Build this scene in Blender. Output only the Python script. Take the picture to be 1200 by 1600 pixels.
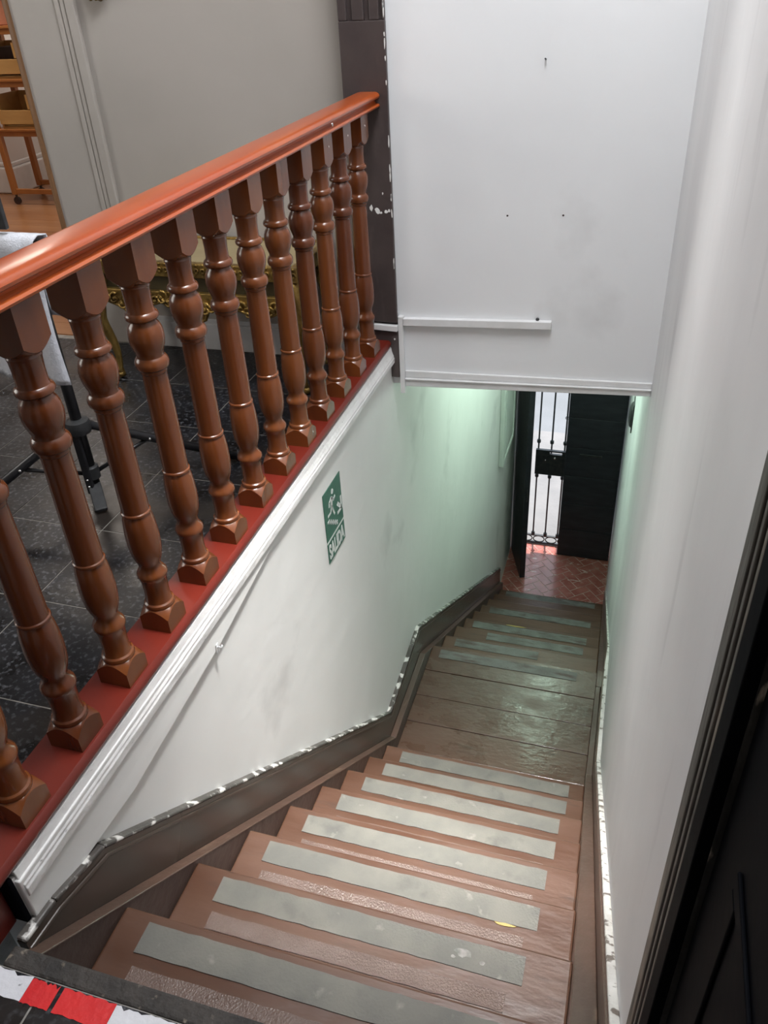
import bpy, math, random
from mathutils import Vector, Matrix
random.seed(7)
for o in list(bpy.data.objects): bpy.data.objects.remove(o)
SC = bpy.context.scene
COL = SC.collection

# ------------------------------------------------------------------ camera
cam = bpy.data.cameras.new('camera'); co = bpy.data.objects.new('camera', cam); COL.objects.link(co)
RIGHT = Vector((0.956639, 0.287102, -0.049136)); DOWN = Vector((0.122349, -0.549160, -0.826713)); FWD = Vector((-0.264334, 0.784854, -0.560475))
m = Matrix((RIGHT, -DOWN, -FWD)).transposed().to_4x4(); m.translation = (0, 0, 1.416)
co.matrix_world = m
cam.sensor_fit = 'VERTICAL'; cam.sensor_height = 24.0; cam.lens = 24.0 * 1273.61 / 1600
cam.clip_start = 0.02; cam.clip_end = 100
SC.camera = co

# ------------------------------------------------------------------ world, sun, large lights, exposure
w = bpy.data.worlds.new('sky'); SC.world = w; w.use_nodes = True
bgn = w.node_tree.nodes['Background']; bgn.inputs[0].default_value = (0.78, 0.88, 1.0, 1); bgn.inputs[1].default_value = 2.6
def light(name, kind, loc, energy, color, **kw):
    l = bpy.data.lights.new(name, kind); l.energy = energy; l.color = color
    o = bpy.data.objects.new(name, l); COL.objects.link(o); o.location = loc
    for k, v in kw.items():
        if k == 'rot': o.rotation_euler = v
        else: setattr(l, k, v)
    return o
light('sun', 'SUN', (0, 12, 8), 6.5, (1, 0.96, 0.9), angle=0.009, rot=(math.radians(-9.2), math.radians(-1.5), 0))
light('skylight_daylight', 'AREA', (-0.3, 1.5, 3.28), 73, (0.96, 0.98, 1.0), shape='RECTANGLE', size=0.65, size_y=1.6)
light('skylight_beam', 'AREA', (-0.1, 1.5, 3.36), 14.5, (1.0, 0.985, 0.95), shape='RECTANGLE', size=0.25, size_y=0.5, spread=math.radians(29), rot=(math.radians(1.5), math.radians(4.6), 0))
light('room_side_fill', 'AREA', (-4.3, 1.0, 1.75), 26, (1.0, 0.95, 0.88), shape='RECTANGLE', size=1.2, size_y=1.5, rot=(0, math.radians(-90), 0))  # weak fill lamp added to brighten the upper room from the side
light('next_room_light', 'AREA', (-4.0, 5.0, 2.85), 55, (1.0, 0.9, 0.8), shape='RECTANGLE', size=1.2, size_y=1.2)
SC.view_settings.view_transform = 'Standard'; SC.view_settings.look = 'None'
SC.view_settings.exposure = 0.0; SC.view_settings.gamma = 1.0; SC.view_settings.use_curve_mapping = False

# ------------------------------------------------------------------ materials
def mat(name, col, rough=0.5, col2=None, vs=6.0, vlo=0.35, vhi=0.65, bump=0.0, bs=40.0, bd=4.0, coat=0.0, metal=0.0,
        rough2=None, stretch=None, spec=0.5, world=False, emit=None, detail=5.0):
    M = bpy.data.materials.new(name); M.use_nodes = True; nt = M.node_tree; N = nt.nodes; L = nt.links
    b = N['Principled BSDF']
    b.inputs['Base Color'].default_value = (*col, 1); b.inputs['Roughness'].default_value = rough
    b.inputs['Metallic'].default_value = metal; b.inputs['Coat Weight'].default_value = coat
    b.inputs['Coat Roughness'].default_value = 0.12; b.inputs['Specular IOR Level'].default_value = spec
    if emit: b.inputs['Emission Color'].default_value = (*emit[0], 1); b.inputs['Emission Strength'].default_value = emit[1]
    tc = N.new('ShaderNodeNewGeometry' if world else 'ShaderNodeTexCoord'); src = tc.outputs['Position' if world else 'Object']
    if stretch:
        mp = N.new('ShaderNodeMapping'); mp.inputs['Scale'].default_value = stretch; L.new(src, mp.inputs[0]); src = mp.outputs[0]
    if col2 is not None or rough2 is not None:
        n = N.new('ShaderNodeTexNoise'); n.inputs['Scale'].default_value = vs; n.inputs['Detail'].default_value = detail; L.new(src, n.inputs['Vector'])
        mr = N.new('ShaderNodeMapRange'); mr.inputs[1].default_value = vlo; mr.inputs[2].default_value = vhi; L.new(n.outputs[0], mr.inputs[0])
        if col2 is not None:
            mx = N.new('ShaderNodeMix'); mx.data_type = 'RGBA'; mx.inputs[6].default_value = (*col, 1); mx.inputs[7].default_value = (*col2, 1)
            L.new(mr.outputs[0], mx.inputs[0]); L.new(mx.outputs[2], b.inputs['Base Color'])
        if rough2 is not None:
            r2 = N.new('ShaderNodeMapRange'); r2.inputs[3].default_value = rough; r2.inputs[4].default_value = rough2
            L.new(mr.outputs[0], r2.inputs[0]); L.new(r2.outputs[0], b.inputs['Roughness'])
    if bump:
        n2 = N.new('ShaderNodeTexNoise'); n2.inputs['Scale'].default_value = bs; n2.inputs['Detail'].default_value = bd; L.new(src, n2.inputs['Vector'])
        bp = N.new('ShaderNodeBump'); bp.inputs['Strength'].default_value = bump; bp.inputs['Distance'].default_value = 0.02
        L.new(n2.outputs[0], bp.inputs['Height']); L.new(bp.outputs[0], b.inputs['Normal'])
        if coat: L.new(bp.outputs[0], b.inputs['Coat Normal'])
    return M

def layered(M, col, scale, lo, hi, stretch=None, detail=6.0, seed=0.0, world=False):
    """adds one more patchy colour (stain, wear, veins) over the base colour of a material"""
    nt = M.node_tree; N = nt.nodes; L = nt.links; b = N['Principled BSDF']; s = b.inputs['Base Color']
    tc = N.new('ShaderNodeNewGeometry' if world else 'ShaderNodeTexCoord'); mp = N.new('ShaderNodeMapping'); mp.inputs['Location'].default_value = (seed, seed * 1.7, -seed)
    if stretch: mp.inputs['Scale'].default_value = stretch
    L.new(tc.outputs['Position' if world else 'Object'], mp.inputs[0])
    n = N.new('ShaderNodeTexNoise'); n.inputs['Scale'].default_value = scale; n.inputs['Detail'].default_value = detail; L.new(mp.outputs[0], n.inputs['Vector'])
    mr = N.new('ShaderNodeMapRange'); mr.inputs[1].default_value = lo; mr.inputs[2].default_value = hi; L.new(n.outputs[0], mr.inputs[0])
    mx = N.new('ShaderNodeMix'); mx.data_type = 'RGBA'; mx.inputs[7].default_value = (*col, 1)
    if s.is_linked: L.new(s.links[0].from_socket, mx.inputs[6])
    else: mx.inputs[6].default_value = s.default_value
    L.new(mr.outputs[0], mx.inputs[0]); L.new(mx.outputs[2], s)
    return M

PLASTER = layered(mat('white_plaster', (0.83, 0.825, 0.81), 0.62, (0.77, 0.765, 0.75), 1.6, bump=0.22, bs=5.0, bd=3), (0.5, 0.49, 0.48), 2.3, 0.62, 0.85, seed=3)
PLASTER_R = layered(mat('white_plaster_streaked', (0.83, 0.835, 0.85), 0.5, (0.75, 0.755, 0.775), 2.2, bump=0.16, bs=6.0, bd=3, stretch=(1, 1, 0.45)), (0.42, 0.42, 0.44), 3.0, 0.62, 0.9, stretch=(1, 2.4, 0.35), seed=5)
HEADER_P = layered(mat('pale_plaster', (0.8, 0.81, 0.825), 0.65, (0.76, 0.77, 0.785), 1.8, bump=0.1, bs=7.0, bd=3), (0.5, 0.5, 0.5), 1.5, 0.66, 0.9, seed=9)
GREYWALL = mat('grey_wall_paint', (0.47, 0.435, 0.4), 0.45, (0.42, 0.39, 0.355), 1.5, bump=0.06, bs=8)
WHITEPAINT = layered(mat('white_gloss_paint', (0.8, 0.79, 0.78), 0.4, (0.72, 0.71, 0.7), 14, bump=0.25, bs=30), (0.22, 0.2, 0.19), 40, 0.7, 0.78, stretch=(3, 1, 3))
TRIMPAINT = mat('white_trim_paint', (0.78, 0.78, 0.79), 0.4, (0.7, 0.7, 0.7), 9, bump=0.12, bs=25)
DARKWOOD = layered(mat('dark_brown_pillar_paint', (0.055, 0.042, 0.042), 0.35, (0.075, 0.058, 0.055), 7, bump=0.1, bs=22), (0.1, 0.08, 0.075), 18, 0.6, 0.8, stretch=(1, 1, 0.2))
BALW = mat('varnished_baluster_wood', (0.105, 0.026, 0.0075), 0.24, (0.18, 0.052, 0.013), 7, coat=0.25, bump=0.02, bs=60, stretch=(1, 1, 0.15), world=True)
RAILW = mat('orange_varnished_rail_wood', (0.33, 0.05, 0.008), 0.28, (0.47, 0.1, 0.015), 8, coat=0.3, bump=0.02, bs=30, stretch=(1, 0.12, 1))
SILLW = mat('red_painted_sill_wood', (0.11, 0.0105, 0.006), 0.35, (0.15, 0.016, 0.008), 6, coat=0.08, bump=0.04, bs=30, stretch=(1, 0.15, 1))
TREADM = layered(mat('brown_floor_paint', (0.084, 0.038, 0.022), 0.3, (0.118, 0.059, 0.037), 5, bump=0.12, bs=26, bd=6, rough2=0.45, spec=0.4, stretch=(0.5, 1.6, 1)), (0.06, 0.036, 0.027), 13, 0.6, 0.8, stretch=(0.35, 2, 1), seed=2)
LANDM = layered(mat('glossy_brown_landing_paint', (0.08, 0.038, 0.024), 0.15, (0.1, 0.055, 0.037), 7, bump=0.13, bs=30, bd=6, rough2=0.42, stretch=(0.7, 1.3, 1)), (0.055, 0.033, 0.024), 13, 0.6, 0.8, stretch=(0.35, 2, 1), seed=2)
PSTRIP = mat('painted_over_grip_strip', (0.105, 0.062, 0.046), 0.36, (0.135, 0.085, 0.066), 12, bump=0.25, bs=260, bd=2)
GSTRIP = layered(layered(mat('worn_grey_grip_tape', (0.17, 0.163, 0.14), 0.75, (0.13, 0.127, 0.113), 9, bump=0.15, bs=160, bd=3, world=True), (0.075, 0.075, 0.068), 12, 0.58, 0.85, seed=1, world=True), (0.27, 0.26, 0.225), 22, 0.66, 0.8, seed=4, world=True)
GSTRIP2 = layered(mat('worn_away_grip_tape', (0.17, 0.17, 0.16), 0.6, (0.11, 0.105, 0.095), 9, bump=0.15, bs=120, bd=3, world=True), (0.075, 0.048, 0.038), 14, 0.52, 0.68, seed=1, stretch=(0.5, 2, 1), world=True)
STRG = layered(mat('brown_stringer_paint', (0.12, 0.068, 0.05), 0.3, (0.08, 0.05, 0.038), 5, bump=0.2, bs=25, stretch=(1, 0.4, 0.4)), (0.2, 0.13, 0.09), 22, 0.64, 0.75, stretch=(1, 0.3, 0.3))
STRD = mat('dark_stringer_face_paint', (0.06, 0.04, 0.034), 0.4, (0.08, 0.054, 0.045), 9, bump=0.15, bs=30)
SKIRT = mat('dark_skirting_gloss', (0.05, 0.034, 0.027), 0.26, (0.075, 0.054, 0.044), 3, vlo=0.3, vhi=0.8, detail=1.5)
SKTOP = layered(mat('chipped_skirting_edge', (0.1, 0.09, 0.082), 0.45, (0.06, 0.052, 0.047), 12, bump=0.1, bs=60, world=True), (0.68, 0.66, 0.63), 26, 0.54, 0.6, seed=8, detail=9, world=True)
SKTOPW = layered(mat('flaking_white_plaster_edge', (0.7, 0.68, 0.65), 0.6, (0.55, 0.53, 0.5), 12, bump=0.3, bs=60, world=True), (0.16, 0.13, 0.11), 34, 0.56, 0.62, seed=5, detail=9, world=True)
TILE = layered(layered(mat('black_marbled_tile', (0.006, 0.006, 0.0075), 0.26, (0.016, 0.017, 0.021), 9, bump=0.04, bs=40, rough2=0.4, spec=0.3, world=True), (0.12, 0.125, 0.14), 75, 0.53, 0.74, detail=12, seed=2, world=True), (0.03, 0.025, 0.022), 3, 0.52, 0.66, seed=11, world=True)
GROUT = mat('grey_grout', (0.3, 0.285, 0.26), 0.85, (0.2, 0.19, 0.17), 30)
REDT = layered(layered(mat('red_floor_tile', (0.42, 0.15, 0.125), 0.2, (0.32, 0.1, 0.083), 8, bump=0.06, bs=30, world=True), (0.46, 0.22, 0.19), 14, 0.6, 0.75, world=True), (0.7, 0.55, 0.5), 24, 0.64, 0.7, stretch=(0.4, 1.6, 1), world=True)
REDG = mat('pale_tile_joint', (0.62, 0.46, 0.4), 0.8, (0.3, 0.16, 0.13), 9)
BLACKD = mat('black_door_paint', (0.0025, 0.0028, 0.004), 0.6, (0.004, 0.0044, 0.006), 4, bump=0.05, bs=14, spec=0.02)
ARCH = layered(layered(mat('worn_dark_architrave', (0.014, 0.013, 0.013), 0.45, (0.03, 0.027, 0.025), 8, bump=0.3, bs=35, stretch=(1, 1, 0.3), spec=0.3), (0.15, 0.125, 0.11), 20, 0.56, 0.7, stretch=(1, 1, 0.1)), (0.36, 0.3, 0.25), 60, 0.64, 0.72, stretch=(1, 1, 0.3))
HALLD = mat('dark_blue_black_door_paint', (0.018, 0.02, 0.026), 0.4, (0.03, 0.032, 0.04), 5, bump=0.1, bs=18, stretch=(1, 1, 4))
IRON = mat('dark_wrought_iron', (0.028, 0.032, 0.036), 0.45, (0.05, 0.05, 0.05), 30, metal=0.3, bump=0.1, bs=80)
LEDGE = layered(mat('worn_floor_edge', (0.06, 0.052, 0.046), 0.75, (0.03, 0.027, 0.025), 14, bump=0.4, bs=70), (0.26, 0.22, 0.17), 40, 0.62, 0.72, seed=4)
TAPEW = layered(mat('white_hazard_tape', (0.76, 0.76, 0.8), 0.4, (0.66, 0.66, 0.7), 14, bump=0.1, bs=60), (0.12, 0.12, 0.13), 45, 0.69, 0.74)
TAPER = layered(mat('red_hazard_tape', (0.72, 0.03, 0.03), 0.4, (0.6, 0.02, 0.025), 10, bump=0.1, bs=60), (0.3, 0.22, 0.18), 40, 0.72, 0.76)
GREEN = mat('green_sign', (0.036, 0.125, 0.085), 0.45, (0.045, 0.145, 0.1), 20)
SIGNW = mat('white_sign_print', (0.66, 0.69, 0.67), 0.5)
GOLD = layered(mat('antique_gilding', (0.42, 0.27, 0.075), 0.32, (0.22, 0.135, 0.04), 14, metal=0.75, bump=0.3, bs=60), (0.09, 0.055, 0.02), 25, 0.58, 0.72)
GOLDP = mat('dull_gold_panel', (0.36, 0.29, 0.16), 0.5, (0.3, 0.235, 0.125), 4, bump=0.05)
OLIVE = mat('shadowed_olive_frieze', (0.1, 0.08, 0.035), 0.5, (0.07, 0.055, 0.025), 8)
BLACKM = mat('black_powder_coat', (0.014, 0.014, 0.016), 0.3, (0.022, 0.022, 0.025), 30)
BLACKP = mat('black_plastic', (0.025, 0.026, 0.028), 0.5, (0.035, 0.036, 0.038), 40, bump=0.1, bs=100)
CHROME = mat('bright_screw_metal', (0.7, 0.7, 0.7), 0.2, metal=1.0)
CLOTH = mat('white_towelling', (0.72, 0.74, 0.8), 0.9, (0.66, 0.68, 0.74), 60, bump=0.25, bs=200)
ORANGE = mat('orange_varnished_pine', (0.42, 0.17, 0.05), 0.35, (0.32, 0.12, 0.035), 7, bump=0.05, stretch=(1, 1, 0.2))
PALEW = mat('pale_pine_crate', (0.6, 0.37, 0.14), 0.5, (0.48, 0.27, 0.09), 8, bump=0.1, stretch=(0.3, 1, 1))
JAMB = mat('brown_door_jamb', (0.25, 0.13, 0.06), 0.45, (0.18, 0.09, 0.04), 9, bump=0.1, stretch=(1, 1, 0.15))
PARQ = mat('orange_floorboard', (0.36, 0.17, 0.075), 0.28, (0.28, 0.12, 0.05), 6, bump=0.04, stretch=(0.2, 1.5, 1))
WHITEW = mat('white_room_wall', (0.78, 0.76, 0.75), 0.6, (0.74, 0.72, 0.71), 2)
SALMON = mat('salmon_box', (0.62, 0.28, 0.18), 0.6, (0.5, 0.2, 0.12), 6)
DARKBOX = mat('dark_box', (0.03, 0.022, 0.02), 0.5, (0.06, 0.03, 0.03), 9)
MINT = mat('pale_green_box_paint', (0.66, 0.7, 0.66), 0.45, (0.6, 0.64, 0.6), 6)
ARCHL = layered(layered(mat('rubbed_lit_architrave', (0.045, 0.04, 0.036), 0.5, (0.085, 0.075, 0.066), 6, bump=0.3, bs=40, stretch=(1, 1, 0.25)), (0.3, 0.235, 0.185), 9, 0.52, 0.7, stretch=(1, 1, 0.25)), (0.02, 0.018, 0.018), 30, 0.6, 0.7, stretch=(1, 1, 0.2), seed=3)  # rubbed wood, lightened further: light on the raised ridges painted into the colour
PAVE = layered(mat('sunlit_pavement', (0.2, 0.19, 0.187), 0.8, (0.165, 0.158, 0.158), 3, bump=0.2, bs=20), (0.18, 0.17, 0.17), 5, 0.62, 0.8)
ROAD = mat('pale_asphalt', (0.18, 0.184, 0.195), 0.85, (0.145, 0.15, 0.157), 1.2, bump=0.3, bs=80)
CHIP = mat('bare_white_plaster_chip', (0.74, 0.73, 0.71), 0.8)
STAIN = mat('dark_grey_stain', (0.14, 0.14, 0.13), 0.8, (0.3, 0.29, 0.27), 60)
YEL = mat('yellow_paint_drip', (0.4, 0.29, 0.09), 0.6)
TUBE = mat('lit_tube', (0.9, 1, 0.92), 0.5, emit=((0.72, 1.0, 0.8), 5.0))
FROST = mat('milky_skylight_glass', (0.85, 0.88, 0.9), 0.4)

# ------------------------------------------------------------------ mesh helpers
class MB:
    def __init__(s): s.v = []; s.f = []; s.m = []; s.mi = 0
    def add(s, vs, fs):
        o = len(s.v); s.v += [tuple(v) for v in vs]; s.f += [tuple(i + o for i in f) for f in fs]; s.m += [s.mi] * len(fs); return s
    def box(s, x0, x1, y0, y1, z0, z1):
        return s.add([(x0, y0, z0), (x1, y0, z0), (x1, y1, z0), (x0, y1, z0), (x0, y0, z1), (x1, y0, z1), (x1, y1, z1), (x0, y1, z1)],
                     [(0, 3, 2, 1), (4, 5, 6, 7), (0, 1, 5, 4), (1, 2, 6, 5), (2, 3, 7, 6), (3, 0, 4, 7)])
    def prism(s, pts, axis, a, b):
        """closed polygon (p,q) extruded along an axis: 'x' -> (y,z), 'y' -> (x,z), 'z' -> (x,y); a and b may be functions of (p,q)"""
        n = len(pts)
        def P(p, q, t):
            t = t(p, q) if callable(t) else t
            return {'x': (t, p, q), 'y': (p, t, q), 'z': (p, q, t)}[axis]
        vs = [P(p, q, a) for p, q in pts] + [P(p, q, b) for p, q in pts]
        ar = sum(pts[i][0] * pts[(i + 1) % n][1] - pts[(i + 1) % n][0] * pts[i][1] for i in range(n))
        if axis == 'y': ar = -ar
        A = tuple(range(n)); B = tuple(range(n, 2 * n))
        fs = [A[::-1], B] if ar > 0 else [A, B[::-1]]
        for i in range(n):
            j = (i + 1) % n
            fs.append((i, j, n + j, n + i) if ar > 0 else (j, i, n + i, n + j))
        return s.add(vs, fs)
    def lathe(s, prof, cx, cy, n=20, caps=True, axis='z'):
        vs = []
        for r, z in prof:
            for i in range(n):
                t = 2 * math.pi * i / n; a, b = r * math.cos(t), r * math.sin(t)
                vs.append((cx + a, cy + b, z))
        fs = []
        for k in range(len(prof) - 1):
            for i in range(n):
                j = (i + 1) % n; fs.append((k * n + i, k * n + j, (k + 1) * n + j, (k + 1) * n + i))
        if caps: fs += [tuple(range(n))[::-1], tuple(range((len(prof) - 1) * n, len(prof) * n))]
        return s.add(vs, fs)
    def tube(s, path, r, n=8, closed=False):
        path = [Vector(p) for p in path]; k = len(path); rr = r if isinstance(r, (list, tuple)) else [r] * k
        vs = []; up = None
        for i, p in enumerate(path):
            if closed: d = path[(i + 1) % k] - path[i - 1]
            else: d = path[min(i + 1, k - 1)] - path[max(i - 1, 0)]
            d.normalize()
            if up is None: up = Vector((0, 0, 1)) if abs(d.z) < 0.9 else Vector((1, 0, 0))
            a = d.cross(up).normalized(); b = a.cross(d).normalized(); up = b
            for j in range(n):
                t = 2 * math.pi * j / n; vs.append(p + a * rr[i] * math.cos(t) + b * rr[i] * math.sin(t))
        fs = []
        for i in range(k if closed else k - 1):
            i2 = (i + 1) % k
            for j in range(n):
                j2 = (j + 1) % n; fs.append((i * n + j, i2 * n + j, i2 * n + j2, i * n + j2))
        if not closed: fs += [tuple(range(n)), tuple(range((k - 1) * n, k * n))[::-1]]
        return s.add(vs, fs)
    def sphere(s, c, r, n=12, h=8, sx=1, sy=1, sz=1):
        vs = [(c[0], c[1], c[2] - r * sz)]
        for k in range(1, h):
            a = -math.pi / 2 + math.pi * k / h
            for i in range(n):
                t = 2 * math.pi * i / n
                vs.append((c[0] + r * sx * math.cos(a) * math.cos(t), c[1] + r * sy * math.cos(a) * math.sin(t), c[2] + r * sz * math.sin(a)))
        vs.append((c[0], c[1], c[2] + r * sz)); T = len(vs) - 1; fs = []
        for i in range(n):
            j = (i + 1) % n; fs.append((0, 1 + j, 1 + i)); fs.append((T, 1 + (h - 2) * n + i, 1 + (h - 2) * n + j))
            for k in range(h - 2): fs.append((1 + k * n + i, 1 + k * n + j, 1 + (k + 1) * n + j, 1 + (k + 1) * n + i))
        return s.add(vs, fs)
    def mesh(s, name, mats, smooth=False):
        me = bpy.data.meshes.new(name); me.from_pydata(s.v, [], s.f)
        for mm in (mats if isinstance(mats, (list, tuple)) else [mats]): me.materials.append(mm)
        if any(s.m): me.polygons.foreach_set('material_index', s.m)
        me.update()
        if smooth: me.shade_smooth() if hasattr(me, 'shade_smooth') else None
        return me
    def build(s, name, mats, parent=None, smooth=False, bevel=0.0, seg=2, auto=None):
        me = s.mesh(name, mats, smooth)
        if auto is not None:
            me.shade_smooth(); me.set_sharp_from_angle(angle=math.radians(auto))
        return link(name, me, parent, bevel, seg)

def link(name, me, parent=None, bevel=0.0, seg=2):
    o = bpy.data.objects.new(name, me); COL.objects.link(o); o.parent = parent
    if bevel:
        b = o.modifiers.new('bevel', 'BEVEL'); b.width = bevel; b.segments = seg; b.limit_method = 'ANGLE'; b.angle_limit = math.radians(35)
    return o
def tag(o, label, cat, group=None):
    o['label'] = label; o['category'] = cat
    if group: o['group'] = group
    return o
def struct(o, label=None):
    o['kind'] = 'structure'
    if label: o['label'] = label
    return o
def thing(name, label, cat, loc=(0, 0, 0), group=None):
    o = bpy.data.objects.new(name, None); COL.objects.link(o); o.location = loc; o.empty_display_size = 0.1
    return tag(o, label, cat, group)
def part(name, mb, mats, parent, **kw):
    """a mesh given in world coordinates, kept as a child of a thing standing at parent.location"""
    d = Vector((0, 0, 0)); p = parent
    while p: d += p.location; p = p.parent
    mb.v = [(x - d.x, y - d.y, z - d.z) for x, y, z in mb.v]
    return mb.build(name, mats, parent, **kw)

# ------------------------------------------------------------------ key dimensions (metres; upper floor at z = 0)
XW = -0.92                       # face of the left stairwell wall
XT0, XT1 = -0.872, 0.045         # treads from .. to
def XR(y): return 0.128 - 0.0109 * y          # face of the right wall, slightly out of square
Y1, Z1, RUN, RISE = 0.738, -0.207, 0.2419, 0.208
UP = [(Y1 + RUN * k, Z1 - RISE * k) for k in range(8)]
YL, ZL = 3.33, -1.849            # landing nosing
LO = [(YL + 0.308 * k, ZL - 0.196 * k) for k in range(1, 9)]
ZB = -3.613                      # ground floor
YF = 2.96                        # face of the wall over the stairs
YB = 3.08                        # far wall of the upper room
YD = 6.72                        # street door

# ------------------------------------------------------------------ shell
ceil = MB()
ceil.box(-7, 1.2, -2.2, 0.75, 3.3, 3.45).box(-7, -0.86, 0.75, 2.75, 3.3, 3.45).box(0.14, 1.2, 0.75, 2.75, 3.3, 3.45).box(-7, 1.2, 2.75, 7.2, 3.3, 3.45)
struct(ceil.build('ceiling', WHITEW))
sk = struct(MB().box(-0.86, 0.14, 0.75, 2.75, 3.42, 3.45).build('window_1', FROST), 'milky glazed skylight over the stairwell')
for yy in (1.42, 2.08): MB().box(-0.86, 0.14, yy - 0.02, yy + 0.02, 3.38, 3.419).build('glazing_bar', TRIMPAINT, sk)

# left stairwell wall
wl = MB(); wl.box(-1.0, XW, 0.578, YF + 0.06, -4.0, 0.118); wl.box(-1.0, XW, YF + 0.06, 7.0, -4.0, -0.05)
wlo = struct(wl.build('wall_left', PLASTER))
# apron board and mouldings under the sill
ap = MB(); ap.prism([(0.58, 0.11), (0.58, -0.02), (0.9, -0.045), (1.33, -0.012), (1.75, 0.05), (2.2, 0.1), (2.2, 0.11)], 'x', XW - 0.005, lambda y, z: XW + 0.011 - 0.005 * max(0, y - 1.3))
part('apron_board', ap, PLASTER, wlo, bevel=0.003)
md = MB(); md.prism([(XW - 0.01, 0.13), (XW + 0.003, 0.13), (XW + 0.006, 0.112), (XW + 0.010, 0.1), (XW + 0.013, 0.094), (XW + 0.013, 0.088), (XW + 0.0155, 0.085), (XW + 0.0155, 0.066), (XW + 0.012, 0.06), (XW - 0.01, 0.06)], 'y', 0.585, 2.955)
part('moulding', md, WHITEPAINT, wlo, bevel=0.002)
MB().box(-1.01, XW + 0.004, 0.566, 0.5775, 0.0, 0.128).build('end_facing', BLACKD, wlo, bevel=0.004)

# right wall (slightly tilted in plan)
wr = MB()
def rwall(y0, y1, z0, z1):
    wr.add([(XR(y0), y0, z0), (XR(y1), y1, z0), (XR(y1), y1, z1), (XR(y0), y0, z1), (0.5, y0, z0), (0.5, y1, z0), (0.5, y1, z1), (0.5, y0, z1)],
           [(0, 3, 2, 1), (4, 5, 6, 7), (0, 1, 5, 4), (1, 2, 6, 5), (2, 3, 7, 6), (3, 0, 4, 7)])
rwall(0.6, 7.0, -4.0, 3.3); rwall(-2.0, -0.62, -0.3, 3.3); rwall(-0.62, 0.6, 2.15, 3.3)
wro = struct(wr.build('wall_right', PLASTER_R))

# wall above the lower flight (header wall) with its skewed lower edge
hw = MB(); hw.prism([(-0.92, -0.038), (XR(YF) + 0.02, 0.004), (XR(YF) + 0.02, 3.3), (-0.92, 3.3)], 'y', YF, YF + 0.14)
hwo = struct(hw.build('wall_front', HEADER_P))
t1 = MB(); t1.prism([(-0.866, -0.004), (XR(YF), 0.03), (XR(YF), 0.052), (-0.866, 0.026)], 'y', YF - 0.012, YF - 0.0002)
t1.prism([(-0.866, -0.012), (XR(YF), 0.024), (XR(YF), 0.0298), (-0.866, -0.0042)], 'y', YF - 0.022, YF - 0.0002)
t1.prism([(-0.866, -0.042), (XR(YF), 0.0), (XR(YF), 0.0238), (-0.866, -0.0122)], 'y', YF - 0.015, YF - 0.0002)
struct(t1.build('trim_1', TRIMPAINT, bevel=0.003), 'white stepped trim along the lower edge of the wall above the stairs')
nl = MB().tube([(-0.367, YF, 1.13), (-0.367, YF - 0.018, 1.133)], 0.0025).build('nail', IRON, hwo)
for x_, z_ in ((-0.472, 0.646), (-0.278, 0.652)):
    MB().prism([(x_ + 0.004 * math.cos(t), z_ + 0.0035 * math.sin(t)) for t in range(6)], 'y', YF - 0.0008, YF + 0.001).build('plug_hole', DARKBOX, hwo)
# ceiling of the lower hall, facade with doorway
struct(MB().box(-1.0, 0.5, YF + 0.14, 7.0, -0.05, 0.1).build('ceiling_lower_hall', WHITEW))
fac = MB()
DX0, DX1, DZ1 = -0.884, 0.036, -1.1
fac.box(-7.5, DX0, YD + 0.06, 7.05, -4.0, -0.05).box(DX1, 2, YD + 0.06, 7.05, -4.0, 3.45).box(DX0, DX1, YD + 0.06, 7.05, DZ1, 3.45).box(-7.5, DX0, YD + 0.06, 7.05, -0.05, 3.45)
fac.box(-0.9195, -0.872, 6.728, 6.7795, ZB, DZ1)
struct(fac.build('wall_street', PLASTER))

# ------------------------------------------------------------------ upper room
flo = MB(); flo.box(-7, -1.0, -2.2, YB + 0.02, -0.3, -0.0014); flo.box(-1.0, 0.5, -2.2, 0.49, -0.3, -0.0014)
floor = struct(flo.build('floor', GROUT))
TS = 0.336; gx0, gy0 = -1.494, 1.024       # one grout crossing
tile_mesh = MB().box(0.0022, TS - 0.0022, 0.0022, TS - 0.0022, -0.012, 0.0).mesh('tile', TILE)
def upper_tile(x0, y0):
    X1, Y1_ = x0 + TS, y0 + TS
    lim = -1.0 if y0 + TS > 0.5 and y0 > 0.5 else 0.12
    if X1 <= lim + 1e-4 and Y1_ <= YB and not (y0 < 0.5 < Y1_):
        o = link('tile', tile_mesh, floor); o.location = (x0, y0, 0); return
    def piece(a, b, c, d):
        if b - a > 0.01 and d - c > 0.01: MB().box(a + 0.0022, b - 0.0022, c + 0.0022, d - 0.0022, -0.012, 0.0).build('tile', TILE, floor)
    if y0 < 0.5 < Y1_:
        piece(x0, min(X1, -1.0), y0, Y1_)
        if X1 > -1.0: piece(max(x0, -1.0), min(X1, 0.12), y0, 0.49)
    else: piece(x0, min(X1, lim), y0, min(Y1_, YB - 0.015))
for i in range(-6, 6):
    for j in range(-3, 7):
        x0, y0 = gx0 + i * TS, gy0 + j * TS
        if x0 > 0.1 or (x0 > -1.0 and y0 > 0.49) or y0 > YB - 0.03: continue
        upper_tile(x0, y0)
# worn edge of the upper floor at the head of the stairs
ed = MB(); ed.box(-0.918, XR(0.5), 0.49, 0.528, -0.03, 0.0); edo = ed.build('floor_edge', LEDGE, floor, bevel=0.006)

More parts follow.
